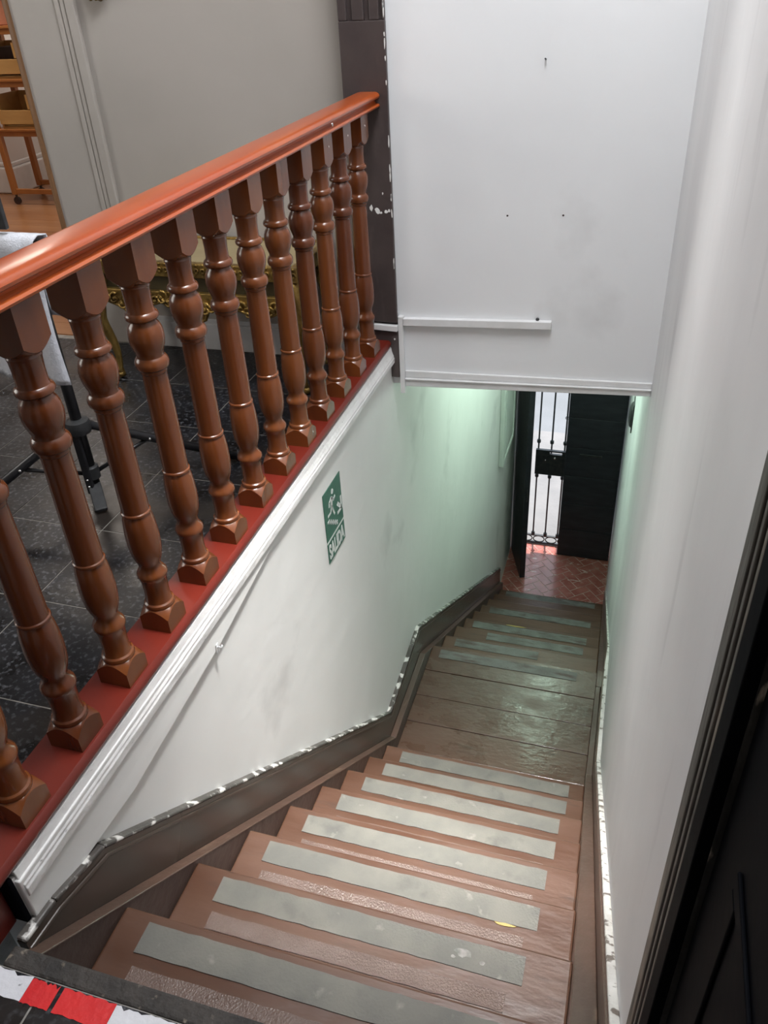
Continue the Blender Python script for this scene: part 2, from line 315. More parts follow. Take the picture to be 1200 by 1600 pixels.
# far wall with doorway
fw = MB(); fw.box(-2.42, -0.88, YB, YB + 0.12, -0.05, 3.3).box(-7, -3.35, YB, YB + 0.12, -0.05, 3.3).box(-3.35, -2.42, YB, YB + 0.12, 2.1, 3.3)
fwo = struct(fw.build('wall_far', GREYWALL))
for nm, x0, x1, d in (('casing_moulding', -2.215, -2.19, 0.01), ('casing_moulding', -2.186, -2.165, 0.014), ('casing_moulding', -2.16, -2.12, 0.022)):
    MB().box(x0, x1, YB - d, YB, 0.1, 3.3).build(nm, GREYWALL, fwo, bevel=0.005)
jb = MB(); jb.box(-2.44, -2.42, YB - 0.012, YB + 0.13, 0, 2.1).box(-3.37, -3.35, YB - 0.012, YB + 0.13, 0, 2.1).box(-3.37, -2.42, YB - 0.012, YB + 0.13, 2.08, 2.1)
struct(jb.build('door_1', JAMB, bevel=0.003), 'brown wooden door frame in the grey far wall')
bb = MB(); bb.box(-2.12, -1.05, YB - 0.016, YB - 0.0002, 0.0, 0.12).box(-2.12, -1.05, YB - 0.01, YB - 0.0002, 0.12, 0.14)
struct(bb.build('baseboard_far', TRIMPAINT, bevel=0.003), 'white painted baseboard behind the gilded table')
# remaining walls of the upper room
wn = MB(); wn.box(-7, 0.5, -2.2, -2.0, -0.3, 3.3); struct(wn.build('wall_near', GREYWALL))
wl2 = MB(); wl2.box(-4.7, -4.5, -2.0, 0.3, 0, 3.3).box(-4.7, -4.5, 1.7, YB, 0, 3.3).box(-4.7, -4.5, 0.3, 1.7, 0, 0.95).box(-4.7, -4.5, 0.3, 1.7, 2.55, 3.3)
struct(wl2.build('wall_room_side', GREYWALL))
wi = struct(MB().box(-4.64, -4.62, 0.3, 1.7, 0.95, 2.55).build('fill_window_2', FROST), 'unseen window added at the fill lamp in the side wall of the upper room')  # unseen window, made up to go with the side fill lamp
for yy in (0.32, 1.0, 1.68): MB().box(-4.66, -4.58, yy - 0.02, yy + 0.02, 0.95, 2.55).build('fill_window_bar', TRIMPAINT, wi)

# next room seen through the doorway
nf = struct(MB().box(-7, -1.1, YB + 0.02, YD + 0.06, -0.3, -0.004).build('floor_next_room', JAMB))
for k in range(27):
    y0 = YB + 0.03 + k * 0.135
    MB().box(-6.9, -1.2, y0 + 0.001, y0 + 0.134, -0.01, 0.0).build('floorboard', PARQ, nf)
nw = MB(); nw.box(-6.9, -1.1, 6.35, 6.45, 0, 3.3).box(-1.3, -1.1, YB + 0.12, 6.35, 0, 3.3).box(-7, -6.9, YB, 6.45, 0, 3.3)
struct(nw.build('wall_next_room', WHITEW))
nb = MB(); nb.box(-6.9, -1.3, 6.33, 6.3495, 0.0, 0.2).box(-6.9, -1.3, 6.338, 6.3495, 0.2, 0.24)
struct(nb.build('baseboard_next_room', TRIMPAINT, bevel=0.006), 'white baseboard in the room beyond the doorway')
pier = MB(); pier.box(-5.3, -4.86, 5.72, 6.2, 0, 3.29)
pr = struct(pier.build('wall_pier', WHITEW), 'white pier in the room beyond the doorway')
MB().box(-5.32, -4.84, 5.7, 6.22, 0.002, 0.2).build('plinth', TRIMPAINT, pr, bevel=0.012)
MB().box(-5.31, -4.85, 5.71, 6.21, 0.201, 0.235).build('plinth_moulding', TRIMPAINT, pr, bevel=0.01)

# ------------------------------------------------------------------ dark pillar at the end of the balustrade
pl = thing('wall_pillar', 'dark brown painted pillar with chipped paint at the end of the handrail', 'pillar', (-0.965, 3.0, 0))
part('core', MB().box(-1.04, -0.892, 2.945, 3.079, 0.0, 3.295), DARKWOOD, pl)
part('lower_face', MB().box(-1.046, -0.886, 2.93, 2.9448, 0.235, 1.255), DARKWOOD, pl, bevel=0.003)
part('base_face', MB().box(-1.046, -0.886, 2.934, 2.9448, 0.0, 0.195), DARKWOOD, pl, bevel=0.003)
xs = [-1.046, -1.016, -0.998, -0.957, -0.939, -0.905, -0.8955, -0.886]
for a, b in zip(xs[::2], xs[1::2]):
    part('fluted_strip', MB().box(a, b, 2.93, 2.9448, 1.2551, 3.295), DARKWOOD, pl, bevel=0.004, seg=3)
def chip(cx, cz, rx, rz, y=2.9285):
    mb = MB(); n = 9; pts = []
    for i in range(n):
        t = 2 * math.pi * i / n; k = random.uniform(0.6, 1.1); pts.append((cx + rx * k * math.cos(t), cz + rz * k * math.sin(t)))
    mb.prism(pts, 'y', y, y + 0.0015); return mb
for c in ((-0.966, 0.668, 0.008, 0.014), (-0.943, 0.66, 0.011, 0.014), (-0.93, 0.652, 0.006, 0.005), (-0.91, 0.656, 0.008, 0.008), (-0.92, 0.72, 0.003, 0.005), (-0.899, 0.66, 0.005, 0.006)):
    part('paint_chip', chip(*c), CHIP, pl)
for k in range(16):
    z = random.uniform(0.3, 1.35); part('paint_chip', chip(-0.889, z, 0.0025, random.uniform(0.006, 0.022)), CHIP, pl)
part('paint_chip', chip(-0.9, 0.165, 0.004, 0.005, 2.9325), CHIP, pl)

# white cable trunking
tr = thing('cable_trunking', 'white cable trunking on the wall above the stairs, with an upright drop', 'trunking', (-0.6, YF, 0.24))
part('cover', MB().prism([(-0.8648, 0.222), (-0.292, 0.243), (-0.292, 0.272), (-0.8648, 0.251)], 'y', YF - 0.024, YF), TRIMPAINT, tr, bevel=0.002)
part('drop', MB().box(-0.885, -0.866, YF - 0.024, YF, -0.07, 0.258), TRIMPAINT, tr, bevel=0.002)
part('cable_end', MB().sphere((-0.345, YF - 0.006, 0.274), 0.007, sy=0.8), BLACKP, tr, smooth=True)
tp = tag(MB().prism([(-1.044, 0.207), (-0.8855, 0.2), (-0.8855, 0.224), (-1.044, 0.229)], 'y', 2.922, 2.944).build('trunking_branch', TRIMPAINT, bevel=0.002),
         'short white trunking across the foot of the dark pillar', 'trunking')

# ------------------------------------------------------------------ stairs
def tread_slab(y0, y1, z, th=0.032):
    return MB().box(XT0, XT1, y0, y1, z - th, z)
def ragged_strip(x0, x1, y0, y1, z, h, amp=0.0015, n=26):
    top = [(x0 + (x1 - x0) * i / n, y1 + random.uniform(-amp, amp)) for i in range(n + 1)]
    bot = [(x0 + (x1 - x0) * i / n, y0 + random.uniform(-amp, amp)) for i in range(n + 1)]
    return MB().prism(bot + top[::-1], 'z', z, z + h)
fl1 = thing('stair_flight', 'upper flight of brown painted wooden steps with grey grip strips', 'stairs', (-0.4, 1.6, ZL))
ends = [(-0.805, -0.03), (-0.79, -0.055), (-0.80, -0.045), (-0.80, -0.045), (-0.79, -0.035), (-0.79, -0.035), (-0.79, -0.02), (-0.79, -0.02)]
prevY, prevZ = 0.515, 0.0
for k, (y, z) in enumerate(UP):
    y0 = prevY - 0.03
    t = part('tread', tread_slab(y0 + 0.031, y, z), TREADM, fl1, bevel=0.006)
    part('riser', MB().box(XT0, XT1, prevY - 0.022, prevY - 0.006, z + 0.0006, (prevZ - 0.0325) if k else -0.031), TREADM, fl1)
    a, b = ends[k]
    part('grip_strip', ragged_strip(a, b, y - 0.083, y - 0.02, z + 0.0003, 0.0022), GSTRIP, t)
    if k < 5: part('painted_strip', ragged_strip(a + 0.012, b - 0.03, y - 0.148, y - 0.108, z + 0.0003, 0.002), PSTRIP, t)
    prevY, prevZ = y, z
# splashes on the treads
def blob(cx, cy, rx, ry, z, h=0.0008):
    n = 12; pts = []
    for i in range(n):
        t = 2 * math.pi * i / n; q = random.uniform(0.7, 1.15); pts.append((cx + rx * q * math.cos(t), cy + ry * q * math.sin(t)))
    return MB().prism(pts, 'z', z, z + h)
treads1 = [o for o in fl1.children if o.name.startswith('tread')]
part('yellow_splash', blob(-0.125, UP[2][0] - 0.087, 0.03, 0.004, UP[2][1] + 0.0002, 0.0024), YEL, treads1[2])
for q_ in ((-0.19, 0.048, 0.02, 0.011), (-0.145, 0.06, 0.007, 0.005), (-0.21, 0.062, 0.006, 0.004)):
    part('dark_stain', blob(q_[0], UP[1][0] - q_[1], q_[2], q_[3], UP[1][1] + 0.0026, 0.0003), STAIN, treads1[1])
part('riser', MB().box(XT0, XT1, prevY - 0.022, prevY - 0.006, ZL + 0.0006, prevZ - 0.0325), TREADM, fl1)

ld = thing('stair_landing', 'brown boarded landing between the two flights of stairs', 'landing', (-0.4, 2.9, ZL - 0.2))
ys = [2.395, 2.575, 2.76, 2.945, 3.135, YL]
for i in range(5):
    p_ = part('board', MB().box(XT0, XT1, ys[i] + 0.0012, ys[i + 1] - 0.0012, ZL - 0.032, ZL - (0.0012 if i % 2 else 0)), LANDM, ld, bevel=0.0025)
part('grip_strip', ragged_strip(-0.82, -0.06, YL - 0.09, YL - 0.025, ZL + 0.0003, 0.002), GSTRIP2, p_)
part('joist', MB().box(XT0, XT1, 2.40, YL - 0.03, ZL - 0.12, ZL - 0.0325), STRD, ld)

fl2 = thing('stair_flight', 'lower flight of dark brown steps leading down to the street door', 'stairs', (-0.4, 4.6, ZB))
prevY, prevZ = YL, ZL
ends2 = {0: (-0.80, -0.30), 1: (-0.66, -0.05), 2: (-0.81, -0.04), 4: (-0.80, -0.03), 7: (-0.81, -0.02)}
for k, (y, z) in enumerate(LO):
    t = part('tread', tread_slab(prevY - 0.004, y, z), TREADM, fl2, bevel=0.006)
    part('riser', MB().box(XT0, XT1, prevY - 0.022, prevY - 0.006, z + 0.0006 - 0.03, prevZ - 0.0325), TREADM, fl2)
    if k in ends2: part('grip_strip', ragged_strip(*ends2[k], y - 0.085, y - 0.02, z + 0.0003, 0.002), GSTRIP2, t)
    prevY, prevZ = y, z
    if k == 2: part('yellow_splash', blob(-0.52, y - 0.012, 0.08, 0.006, z + 0.0026), YEL, t)
part('riser', MB().box(XT0, XT1, prevY - 0.022, prevY - 0.006, ZB + 0.0005, prevZ - 0.0325), TREADM, fl2)

def nose(y):                      # nosing line
    if y <= UP[-1][0]: return Z1 - (y - Y1) * RISE / RUN
    if y <= YL: return max(ZL, UP[-1][1] - (y - UP[-1][0]) * RISE / RUN)
    return ZL - (y - YL) * 0.196 / 0.308
# stringers: left (closed, treads butt against it) and right
LT = [(0.53, -0.022), (2.565, -1.768), (3.15, -1.75), (5.95, ZL - (5.95 - YL) * 0.6364 + 0.05)]
lowL = [(5.95, ZB), (3.2, -2.2), (2.5, -2.2), (0.53, -0.4)]
part('stringer', MB().prism(LT[:2] + [(2.585, -1.767), (2.585, -2.1), (0.53, -0.35)], 'x', -0.9, XT0 - 0.0002), STRD, fl1)
part('stringer_cap', MB().prism([(y, z + 0.0002) for y, z in LT[:2]] + [(y, z + 0.006) for y, z in LT[:2]][::-1], 'x', -0.9, XT0 + 0.002), STRG, fl1, bevel=0.002)
part('stringer', MB().prism([(2.5855, -1.767), (3.149, -1.75), (3.149, -2.1), (2.5855, -2.1)], 'x', -0.9, XT0 - 0.0002), STRD, ld)
part('stringer_cap', MB().prism([(2.5655, -1.7678), (3.149, -1.7498), (3.149, -1.7438), (2.5655, -1.7618)], 'x', -0.9, XT0 + 0.002), STRG, ld, bevel=0.002)
part('stringer', MB().prism([LT[2], LT[3], (5.95, ZB), (5.7, ZB), (3.15, -2.15)], 'x', -0.9, XT0 - 0.0002), STRD, fl2)
part('stringer_cap', MB().prism([(y, z + 0.0002) for y, z in LT[2:]] + [(y, z + 0.006) for y, z in LT[2:]][::-1], 'x', -0.9, XT0 + 0.002), STRG, fl2, bevel=0.002)
def xr_in(y, z): return XR(y) - 0.024
RTu = [(0.53, nose(0.53) + 0.012), (2.6, nose(2.43) + 0.012 - 0.145), (2.6, -2.1), (0.53, -0.4)]
part('stringer', MB().prism(RTu, 'x', XT1 + 0.0003, xr_in), STRG, fl1, bevel=0.003)
part('stringer', MB().prism([(2.601, ZL + 0.03), (3.2, ZL + 0.03), (3.2, -2.1), (2.601, -2.1)], 'x', XT1 + 0.0003, xr_in), STRG, ld, bevel=0.003)
part('stringer', MB().prism([(3.201, ZL + 0.03), (3.33, ZL + 0.02), (5.9, nose(5.9) + 0.03), (5.9, ZB), (5.6, ZB), (3.201, -2.1)], 'x', XT1 + 0.0003, lambda y, z: max(XR(y) - 0.016, XT1 + 0.004)), STRG, fl2)
# skirting boards on the walls
skl = MB(); top = [(0.535, -0.004), (0.62, -0.012), (0.765, -0.055), (2.597, -1.635), (3.15, -1.565), (5.95, -3.3)]
bot = [(0.535, -0.05), (2.56, -1.80), (3.13, -1.78), (5.95, ZL - (5.95 - YL) * 0.6364 + 0.02)]
skl.prism(top + bot[::-1], 'x', XW, -0.9002)
sko = struct(skl.build('baseboard_left', SKIRT), 'dark brown skirting board stepping down the left stair wall')
cap = MB()
for (a, za), (b, zb) in zip(top[:-1], top[1:]):
    d = Vector((0, b - a, zb - za)).normalized(); nrm = Vector((0, -d.z, d.y)) * 0.012
    cap.prism([(a, za + 0.0003), (b, zb + 0.0003), (b + nrm.y * 0.0, zb + 0.012), (a + nrm.y * 0.0, za + 0.012)], 'x', XW, -0.898)
part('chipped_top_bead', cap, SKTOP, sko, bevel=0.004)
part('bead', MB().prism([(y, z - 0.016) for y, z in top] + [(y, z - 0.028) for y, z in top][::-1], 'x', -0.902, -0.896), SKIRT, sko, bevel=0.003)
skr = MB(); tr_ = [(0.61, nose(0.61) + 0.115), (2.55, nose(2.43) - 0.105 + 0.13), (3.2, ZL + 0.17), (3.4, ZL + 0.13), (5.98, nose(5.98) + 0.12)]
br_ = [(0.61, nose(0.61) - 0.05), (2.6, nose(2.43) - 0.2), (3.2, ZL - 0.05), (5.98, nose(5.98) - 0.05)]
skr.prism(tr_ + br_[::-1], 'x', lambda y, z: XR(y) - (0.0235 if y < 3.21 else 0.0155), lambda y, z: XR(y) - 0.0002)
skro = struct(skr.build('baseboard_right', STRG, bevel=0.003), 'brown skirting board down the right stair wall')
part('chipped_top_edge', MB().prism([(y, z + 0.0003) for y, z in tr_] + [(y, z + 0.014) for y, z in tr_][::-1], 'x', lambda y, z: XR(y) - (0.018 if y < 3.21 else 0.011), lambda y, z: XR(y) - 0.0002), SKTOPW, skro, bevel=0.003)

# ------------------------------------------------------------------ balustrade
bal = thing('balustrade', 'varnished reddish brown balustrade of turned balusters under an orange handrail', 'balustrade', (-0.96, 1.7, 0.13))
ZS = 0.16
part('sill', MB().prism([(-1.03, 0.131), (-0.924, 0.131), (-0.917, 0.136), (-0.914, 0.145), (-0.917, 0.154), (-0.924, ZS), (-1.03, ZS)], 'y', 0.44, 2.929), SILLW, bal, auto=40)
prof = [(-0.985, 1.0), (-0.93, 1.0), (-0.9215, 1.0), (-0.9165, 1.003), (-0.9145, 1.0075), (-0.918, 1.012), (-0.928, 1.0135), (-0.9325, 1.018), (-0.931, 1.0235), (-0.9225, 1.027), (-0.916, 1.031), (-0.9145, 1.037), (-0.9175, 1.043), (-0.9235, 1.047), (-0.931, 1.0485)]
prof = prof[1:]; full = prof + [(-1.915 - x, z) for x, z in prof[::-1]]
part('handrail', MB().prism(full, 'y', 0.3, 2.929), RAILW, bal, auto=30)
def baluster_mesh():
    mb = MB(); n = 32; h = 0.0365
    def ring(fr, fz):
        out = []
        for i in range(n):
            t = 2 * math.pi * (i + 0.0) / n; c, s_ = math.cos(t), math.sin(t); sq = h / max(abs(c), abs(s_)); k = (sq - h) / (h * 0.4142)
            r = fr(sq); out.append((r * c, r * s_, fz(k)))
        return out
    def stack(rings):
        vs = [p for r in rings for p in r]; fs = []
        for k in range(len(rings) - 1):
            for i in range(n):
                j = (i + 1) % n; fs.append((k * n + i, k * n + j, (k + 1) * n + j, (k + 1) * n + i))
        fs += [tuple(range(n))[::-1], tuple(range((len(rings) - 1) * n, len(rings) * n))]
        mb.add(vs, fs)
    z0 = 0.0
    stack([ring(lambda q: q, lambda k: 0.0), ring(lambda q: q, lambda k: 0.056 - 0.02 * k), ring(lambda q: min(q, 0.035), lambda k: 0.058 - 0.002 * k), ring(lambda q: 0.033, lambda k: 0.058)])
    P = [(0.0325, 0.055), (0.0345, 0.058), (0.0352, 0.063), (0.0338, 0.068), (0.030, 0.071), (0.0285, 0.076), (0.0278, 0.095), (0.0282, 0.118), (0.0295, 0.133),
         (0.0318, 0.138), (0.0338, 0.143), (0.0338, 0.149), (0.031, 0.155), (0.0265, 0.161), (0.0245, 0.17), (0.0255, 0.179), (0.0295, 0.188), (0.0335, 0.203), (0.0358, 0.224),
         (0.0362, 0.246), (0.035, 0.272), (0.0325, 0.296), (0.0302, 0.304), (0.0292, 0.307), (0.0318, 0.309), (0.0322, 0.3115), (0.0315, 0.314), (0.0292, 0.316), (0.0292, 0.319), (0.0290, 0.36), (0.0284, 0.44),
         (0.0272, 0.52), (0.0265, 0.548), (0.0262, 0.553), (0.0285, 0.556), (0.0286, 0.562), (0.0345, 0.567), (0.0362, 0.574), (0.0358, 0.581), (0.033, 0.587), (0.0292, 0.591), (0.0282, 0.596),
         (0.0315, 0.605), (0.0352, 0.616), (0.0372, 0.628), (0.0375, 0.638), (0.036, 0.650), (0.032, 0.660), (0.0275, 0.666), (0.0265, 0.669),
         (0.031, 0.671), (0.0345, 0.675), (0.0352, 0.680), (0.033, 0.685), (0.0292, 0.688), (0.0275, 0.693), (0.0272, 0.715), (0.0285, 0.735), (0.0300, 0.741), (0.0285, 0.744), (0.030, 0.750)]
    mb.lathe(P, 0, 0, n=28)
    zt = 0.748
    stack([ring(lambda q: 0.029, lambda k: zt), ring(lambda q: min(q, 0.035), lambda k: zt + 0.002 * k), ring(lambda q: q, lambda k: zt + 0.002 + 0.016 * k), ring(lambda q: q, lambda k: 0.8395)])
    me = mb.mesh('baluster', BALW); me.shade_smooth(); me.set_sharp_from_angle(angle=math.radians(32)); return me
BM = baluster_mesh()
for k in range(-2, 12):
    o = link('baluster', BM, bal); o.location = Vector((-0.965, 0.8615 + 0.1755 * k, ZS)) - bal.location; o.rotation_euler = (0, 0, 0)
for k in (9, 10, 11):
    part('screw', MB().sphere((-0.9282, 0.8615 + 0.1755 * k + 0.004, 0.965), 0.0035, n=8, h=6, sx=0.4), CHROME, bal, smooth=True)
part('screw', MB().sphere((-0.9282, 0.8615 + 0.1755 * 7 + 0.012, 0.19), 0.0035, n=8, h=6, sx=0.4), CHROME, bal, smooth=True)
sc = MB(); sc.sphere((-0.9175, 2.46, 1.022), 0.006, n=10, h=6, sx=0.5); part('screw', sc, CHROME, bal, smooth=True)
part('newel_post', MB().box(-1.035, -0.945, 0.35, 0.435, 0.001, 0.999), BALW, bal, bevel=0.004)
part('sill_support', MB().box(-1.03, -0.94, 0.44, 0.5655, 0.001, 0.1305), SILLW, bal, bevel=0.003)

# ------------------------------------------------------------------ exit sign
SX = XW + 0.001; SY0, SYW = 2.094, 0.168; SZ1, SZ0 = -0.05, -0.333
sg = thing('exit_sign', 'green SALIDA exit sign with running figure, stairs and arrow on the white stair wall', 'sign', (SX, SY0, SZ0))
UH = 0.192
part('upper_plate', MB().box(SX, SX + 0.002, SY0, SY0 + SYW, SZ1 - UH, SZ1), GREEN, sg)
part('lower_plate', MB().box(SX, SX + 0.002, SY0, SY0 + SYW, SZ0, SZ1 - UH - 0.0095), GREEN, sg)
part('white_line', MB().box(SX, SX + 0.0016, SY0, SY0 + SYW, SZ1 - UH - 0.0093, SZ1 - UH - 0.0002), SIGNW, sg)
def S(u, v): return (SY0 + u * SYW, SZ1 - v * UH)
def strokes(lines, r):
    mb = MB()
    for pts in lines:
        pts = [S(*p) for p in pts]
        for (a, b), (c, d) in zip(pts[:-1], pts[1:]):
            L_ = math.hypot(c - a, d - b); nx, nz = -(d - b) / L_ * r, (c - a) / L_ * r; ex, ez = (c - a) / L_ * r * 0.5, (d - b) / L_ * r * 0.5
            mb.prism([(a + nx - ex, b + nz - ez), (c + nx + ex, d + nz + ez), (c - nx + ex, d - nz + ez), (a - nx - ex, b - nz - ez)], 'x', SX + 0.0021, SX + 0.003)
    return mb
man = strokes([[(0.44, 0.27), (0.4, 0.42)]], 0.008)
m2 = strokes([[(0.4, 0.42), (0.45, 0.52), (0.52, 0.65)], [(0.4, 0.42), (0.33, 0.52), (0.17, 0.52)], [(0.41, 0.25), (0.29, 0.3), (0.27, 0.37)], [(0.44, 0.26), (0.53, 0.35), (0.62, 0.315)]], 0.0045)
man.add(m2.v, m2.f)
hp = [S(0.5 + 0.058 * math.cos(t * math.pi / 6), 0.16 + 0.05 * math.sin(t * math.pi / 6)) for t in range(12)]
man.prism(hp, 'x', SX + 0.0021, SX + 0.003)
part('running_figure', man, SIGNW, sg)
part('arrow', strokes([[(0.735, 0.56), (0.9, 0.715)]], 0.0075).add(*(lambda q: (q.v, q.f))(strokes([[(0.925, 0.5), (0.925, 0.74), (0.7, 0.74)]], 0.006))), SIGNW, sg)
st = [(0.12, 0.63)]
for i in range(5): st += [(st[-1][0] + 0.1, st[-1][1]), (st[-1][0] + 0.1, st[-1][1] + 0.06)]
part('stair_symbol', strokes([st], 0.0042), SIGNW, sg)
fc = bpy.data.curves.new('lettering', 'FONT'); fc.body = 'SALIDA'; fc.offset = 0.035; fc.extrude = 0.01
to = bpy.data.objects.new('lettering', fc); COL.objects.link(to)
bpy.context.view_layer.update()
me = bpy.data.meshes.new_from_object(to.evaluated_get(bpy.context.evaluated_depsgraph_get())); bpy.data.objects.remove(to)
xs_ = [v.co.x for v in me.vertices]; ys_ = [v.co.y for v in me.vertices]; a, b, c, d = min(xs_), max(xs_), min(ys_), max(ys_)
for v in me.vertices:
    u = (v.co.x - a) / (b - a); q = (v.co.y - c) / (d - c); zz = v.co.z
    v.co = (0.0026 + (0.0005 if zz > 0 else -0.0004), 0.008 + u * (SYW - 0.016), 0.010 + q * 0.062)
me.materials.clear(); me.materials.append(SIGNW); link('lettering', me, sg)

# small hook on the left wall
hk = thing('wall_hook', 'tiny white hook on the stair wall below the balusters', 'hook', (XW + 0.012, 1.31, -0.01))
part('plate', MB().box(XW + 0.0112, XW + 0.014, 1.304, 1.316, -0.02, 0.008), TRIMPAINT, hk, bevel=0.001)
part('peg', MB().tube([(XW + 0.013, 1.31, 0.0), (XW + 0.024, 1.31, -0.001), (XW + 0.028, 1.31, 0.006)], 0.0028), TRIMPAINT, hk, smooth=True)

# ------------------------------------------------------------------ hazard tape at the top step
tape = thing('hazard_tape', 'red and white striped tape along the top edge of the stairs', 'tape', (-0.6, 0.485, 0.0004))
def ragged(x0, x1, y0, y1, amp=0.003, n=14):
    t = [(x0 + (x1 - x0) * i / n, y1 - abs(random.gauss(0, amp))) for i in range(n + 1)]; b_ = [(x0 + (x1 - x0) * i / n, y0 + random.uniform(-0.001, 0.0015)) for i in range(n + 1)]
    return MB().prism(b_ + t[::-1], 'z', 0.0004, 0.0012)
for nm, x0, x1, M_ in (('white_stripe', -0.985, -0.847, TAPEW), ('red_stripe', -0.8465, -0.792, TAPER), ('red_stripe', -0.784, -0.683, TAPER), ('white_stripe', -0.6825, -0.57, TAPEW), ('white_stripe', -0.5695, -0.45, TAPEW),
                       ('red_stripe', -0.449, -0.30, TAPER), ('white_stripe', -0.299, -0.15, TAPEW), ('red_stripe', -0.149, 0.0, TAPER), ('white_stripe', 0.001, 0.11, TAPEW)):
    part(nm, ragged(x0, x1, 0.446, 0.488), M_, tape)

# ------------------------------------------------------------------ dark doorway trim and door at the right edge
def jamb_strip(a, b, d, z1=2.2):
    return MB().add([(XR(a) - d, a, 0.0), (XR(b) - d, b, 0.0), (XR(b) + 0.01, b, 0.0), (XR(a) + 0.01, a, 0.0), (XR(a) - d, a, z1), (XR(b) - d, b, z1), (XR(b) + 0.01, b, z1), (XR(a) + 0.01, a, z1)],
           [(0, 3, 2, 1), (4, 5, 6, 7), (0, 1, 5, 4), (1, 2, 6, 5), (2, 3, 7, 6), (3, 0, 4, 7)])
t2 = struct(jamb_strip(0.478, 0.612, 0.002).build('trim_2', ARCH), 'worn dark moulded architrave at the right edge of the picture')
for nm, a, b, d, M_ in (('outer_band', 0.582, 0.6125, 0.009, ARCHL), ('bead', 0.563, 0.57, 0.009, ARCHL), ('bead', 0.546, 0.552, 0.012, ARCHL), ('bead', 0.524, 0.533, 0.012, ARCHL), ('inner_band', 0.4785, 0.515, 0.014, BLACKD)):
    jamb_strip(a, b, d).build(nm, M_, t2, bevel=0.0015)
dd = MB().box(0.126, 0.165, -0.62, 0.478, 0.005, 2.15)
ddo = struct(dd.build('door_2', BLACKD, bevel=0.003), 'black painted door beside the head of the stairs')
for a, b in ((-0.5, -0.08), (0.02, 0.4)):
    for z0, z1 in ((0.2, 0.85), (1.0, 1.95)):
        f = MB()
        f.box(0.1225, 0.1258, a, b, z0, z0 + 0.02).box(0.1225, 0.1258, a, b, z1 - 0.02, z1).box(0.1225, 0.1258, a, a + 0.02, z0 + 0.021, z1 - 0.021).box(0.1225, 0.1258, b - 0.02, b, z0 + 0.021, z1 - 0.021)
        f.build('panel_moulding', BLACKD, ddo, bevel=0.003)

# ------------------------------------------------------------------ lower hall: floor, doors, gate, lamp
fb = struct(MB().box(-1.0, 0.2, 5.74, 6.83, ZB - 0.2, ZB - 0.002).build('floor_lower_hall', REDG))
def clip_poly(p, x0, x1, y0, y1):
    for ax, lim, sgn in ((0, x0, 1), (0, x1, -1), (1, y0, 1), (1, y1, -1)):
        out = []
        for i in range(len(p)):
            a, b = p[i], p[(i + 1) % len(p)]; da, db = sgn * (a[ax] - lim), sgn * (b[ax] - lim)
            if da >= 0: out.append(a)
            if (da >= 0) != (db >= 0):
                t = da / (da - db); out.append((a[0] + (b[0] - a[0]) * t, a[1] + (b[1] - a[1]) * t))
        p = out
        if len(p) < 3: return None
    return p
W_, L_ = 0.085, 0.17; c45 = math.cos(math.radians(40)); s45 = math.sin(math.radians(40))
for i in range(-14, 15):
    for j in range(-14, 15):
        for horiz in (0, 1):
            ox = (i * W_ + j * 2 * W_); oy = (i * W_)
            ox, oy = i * W_ + j * 4 * W_ * 0.5 * 2 / 2, i * W_ - j * 0
            # standard herringbone: horizontal brick at (i*W, i*W) + vertical brick beside it, repeated every 2L along x
            bx, by = i * W_ + j * 2 * L_ / 1.0, i * W_
            r = (bx, bx + L_, by, by + W_) if horiz == 0 else (bx + L_, bx + L_ + W_, by - W_ + 0.0, by + L_ - W_)
            g = 0.0036
            q = [(r[0] + g, r[2] + g), (r[1] - g, r[2] + g), (r[1] - g, r[3] - g), (r[0] + g, r[3] - g)]
            q = [(-0.43 + x * c45 - y * s45, 6.35 + x * s45 + y * c45) for x, y in q]
            q = clip_poly(q, -0.918, 0.05, 5.80, 6.828)
            if not q: continue
            area = abs(sum(q[k][0] * q[(k + 1) % len(q)][1] - q[(k + 1) % len(q)][0] * q[k][1] for k in range(len(q)))) / 2
            if area < 0.0004: continue
            hgt = random.uniform(-0.001, 0.0)
            MB().prism(q, 'z', ZB - 0.012, ZB + hgt).build('tile', REDT, fb)
# left leaf, open inward
def door_leaf(name, hinge, ang, width, height, label, flip=1):
    e = MB(); e.box(0, width, -0.025, 0.025, 0.004, height)
    o = struct(e.build(name, HALLD, bevel=0.004), label); o.location = (hinge[0], hinge[1], ZB); o.rotation_euler = (0, 0, ang); return o
d3 = door_leaf('door_3', (-0.888, 6.70), math.radians(-71), 0.485, 2.48, 'dark open leaf of the street door on the left')
for i in range(7):
    z0 = 0.06 + i * 0.345
    MB().box(0.05, 0.44, 0.0252, 0.034, z0, z0 + 0.32).build('raised_panel', HALLD, d3, bevel=0.008)
hd = MB(); hd.tube([(0.488, 0, 1.02), (0.51, 0.0, 1.0), (0.512, 0, 0.95), (0.50, 0, 0.9), (0.488, 0, 0.895)], 0.004); hd.build('pull_ring', IRON, d3, smooth=True)
d4 = door_leaf('door_4', (0.047, 6.715), math.radians(180), 0.5, 2.48, 'closed dark boarded leaf of the street door on the right')
for i in range(8):
    z0 = 0.03 + i * 0.305
    MB().box(0.012, 0.488, 0.0252, 0.034, z0, z0 + 0.298).build('board', HALLD, d4, bevel=0.004)
MB().box(0.17, 0.37, 0.0342, 0.046, 1.17, 1.19).build('cross_bar', IRON, d4, bevel=0.003)
rg = MB(); rg.tube([(0.512 + 0.014 * math.cos(t * math.pi / 8), 0.0, 1.525 + 0.014 * math.sin(t * math.pi / 8)) for t in range(16)], 0.0035, closed=True); rg.build('latch_ring', IRON, d4, smooth=True)

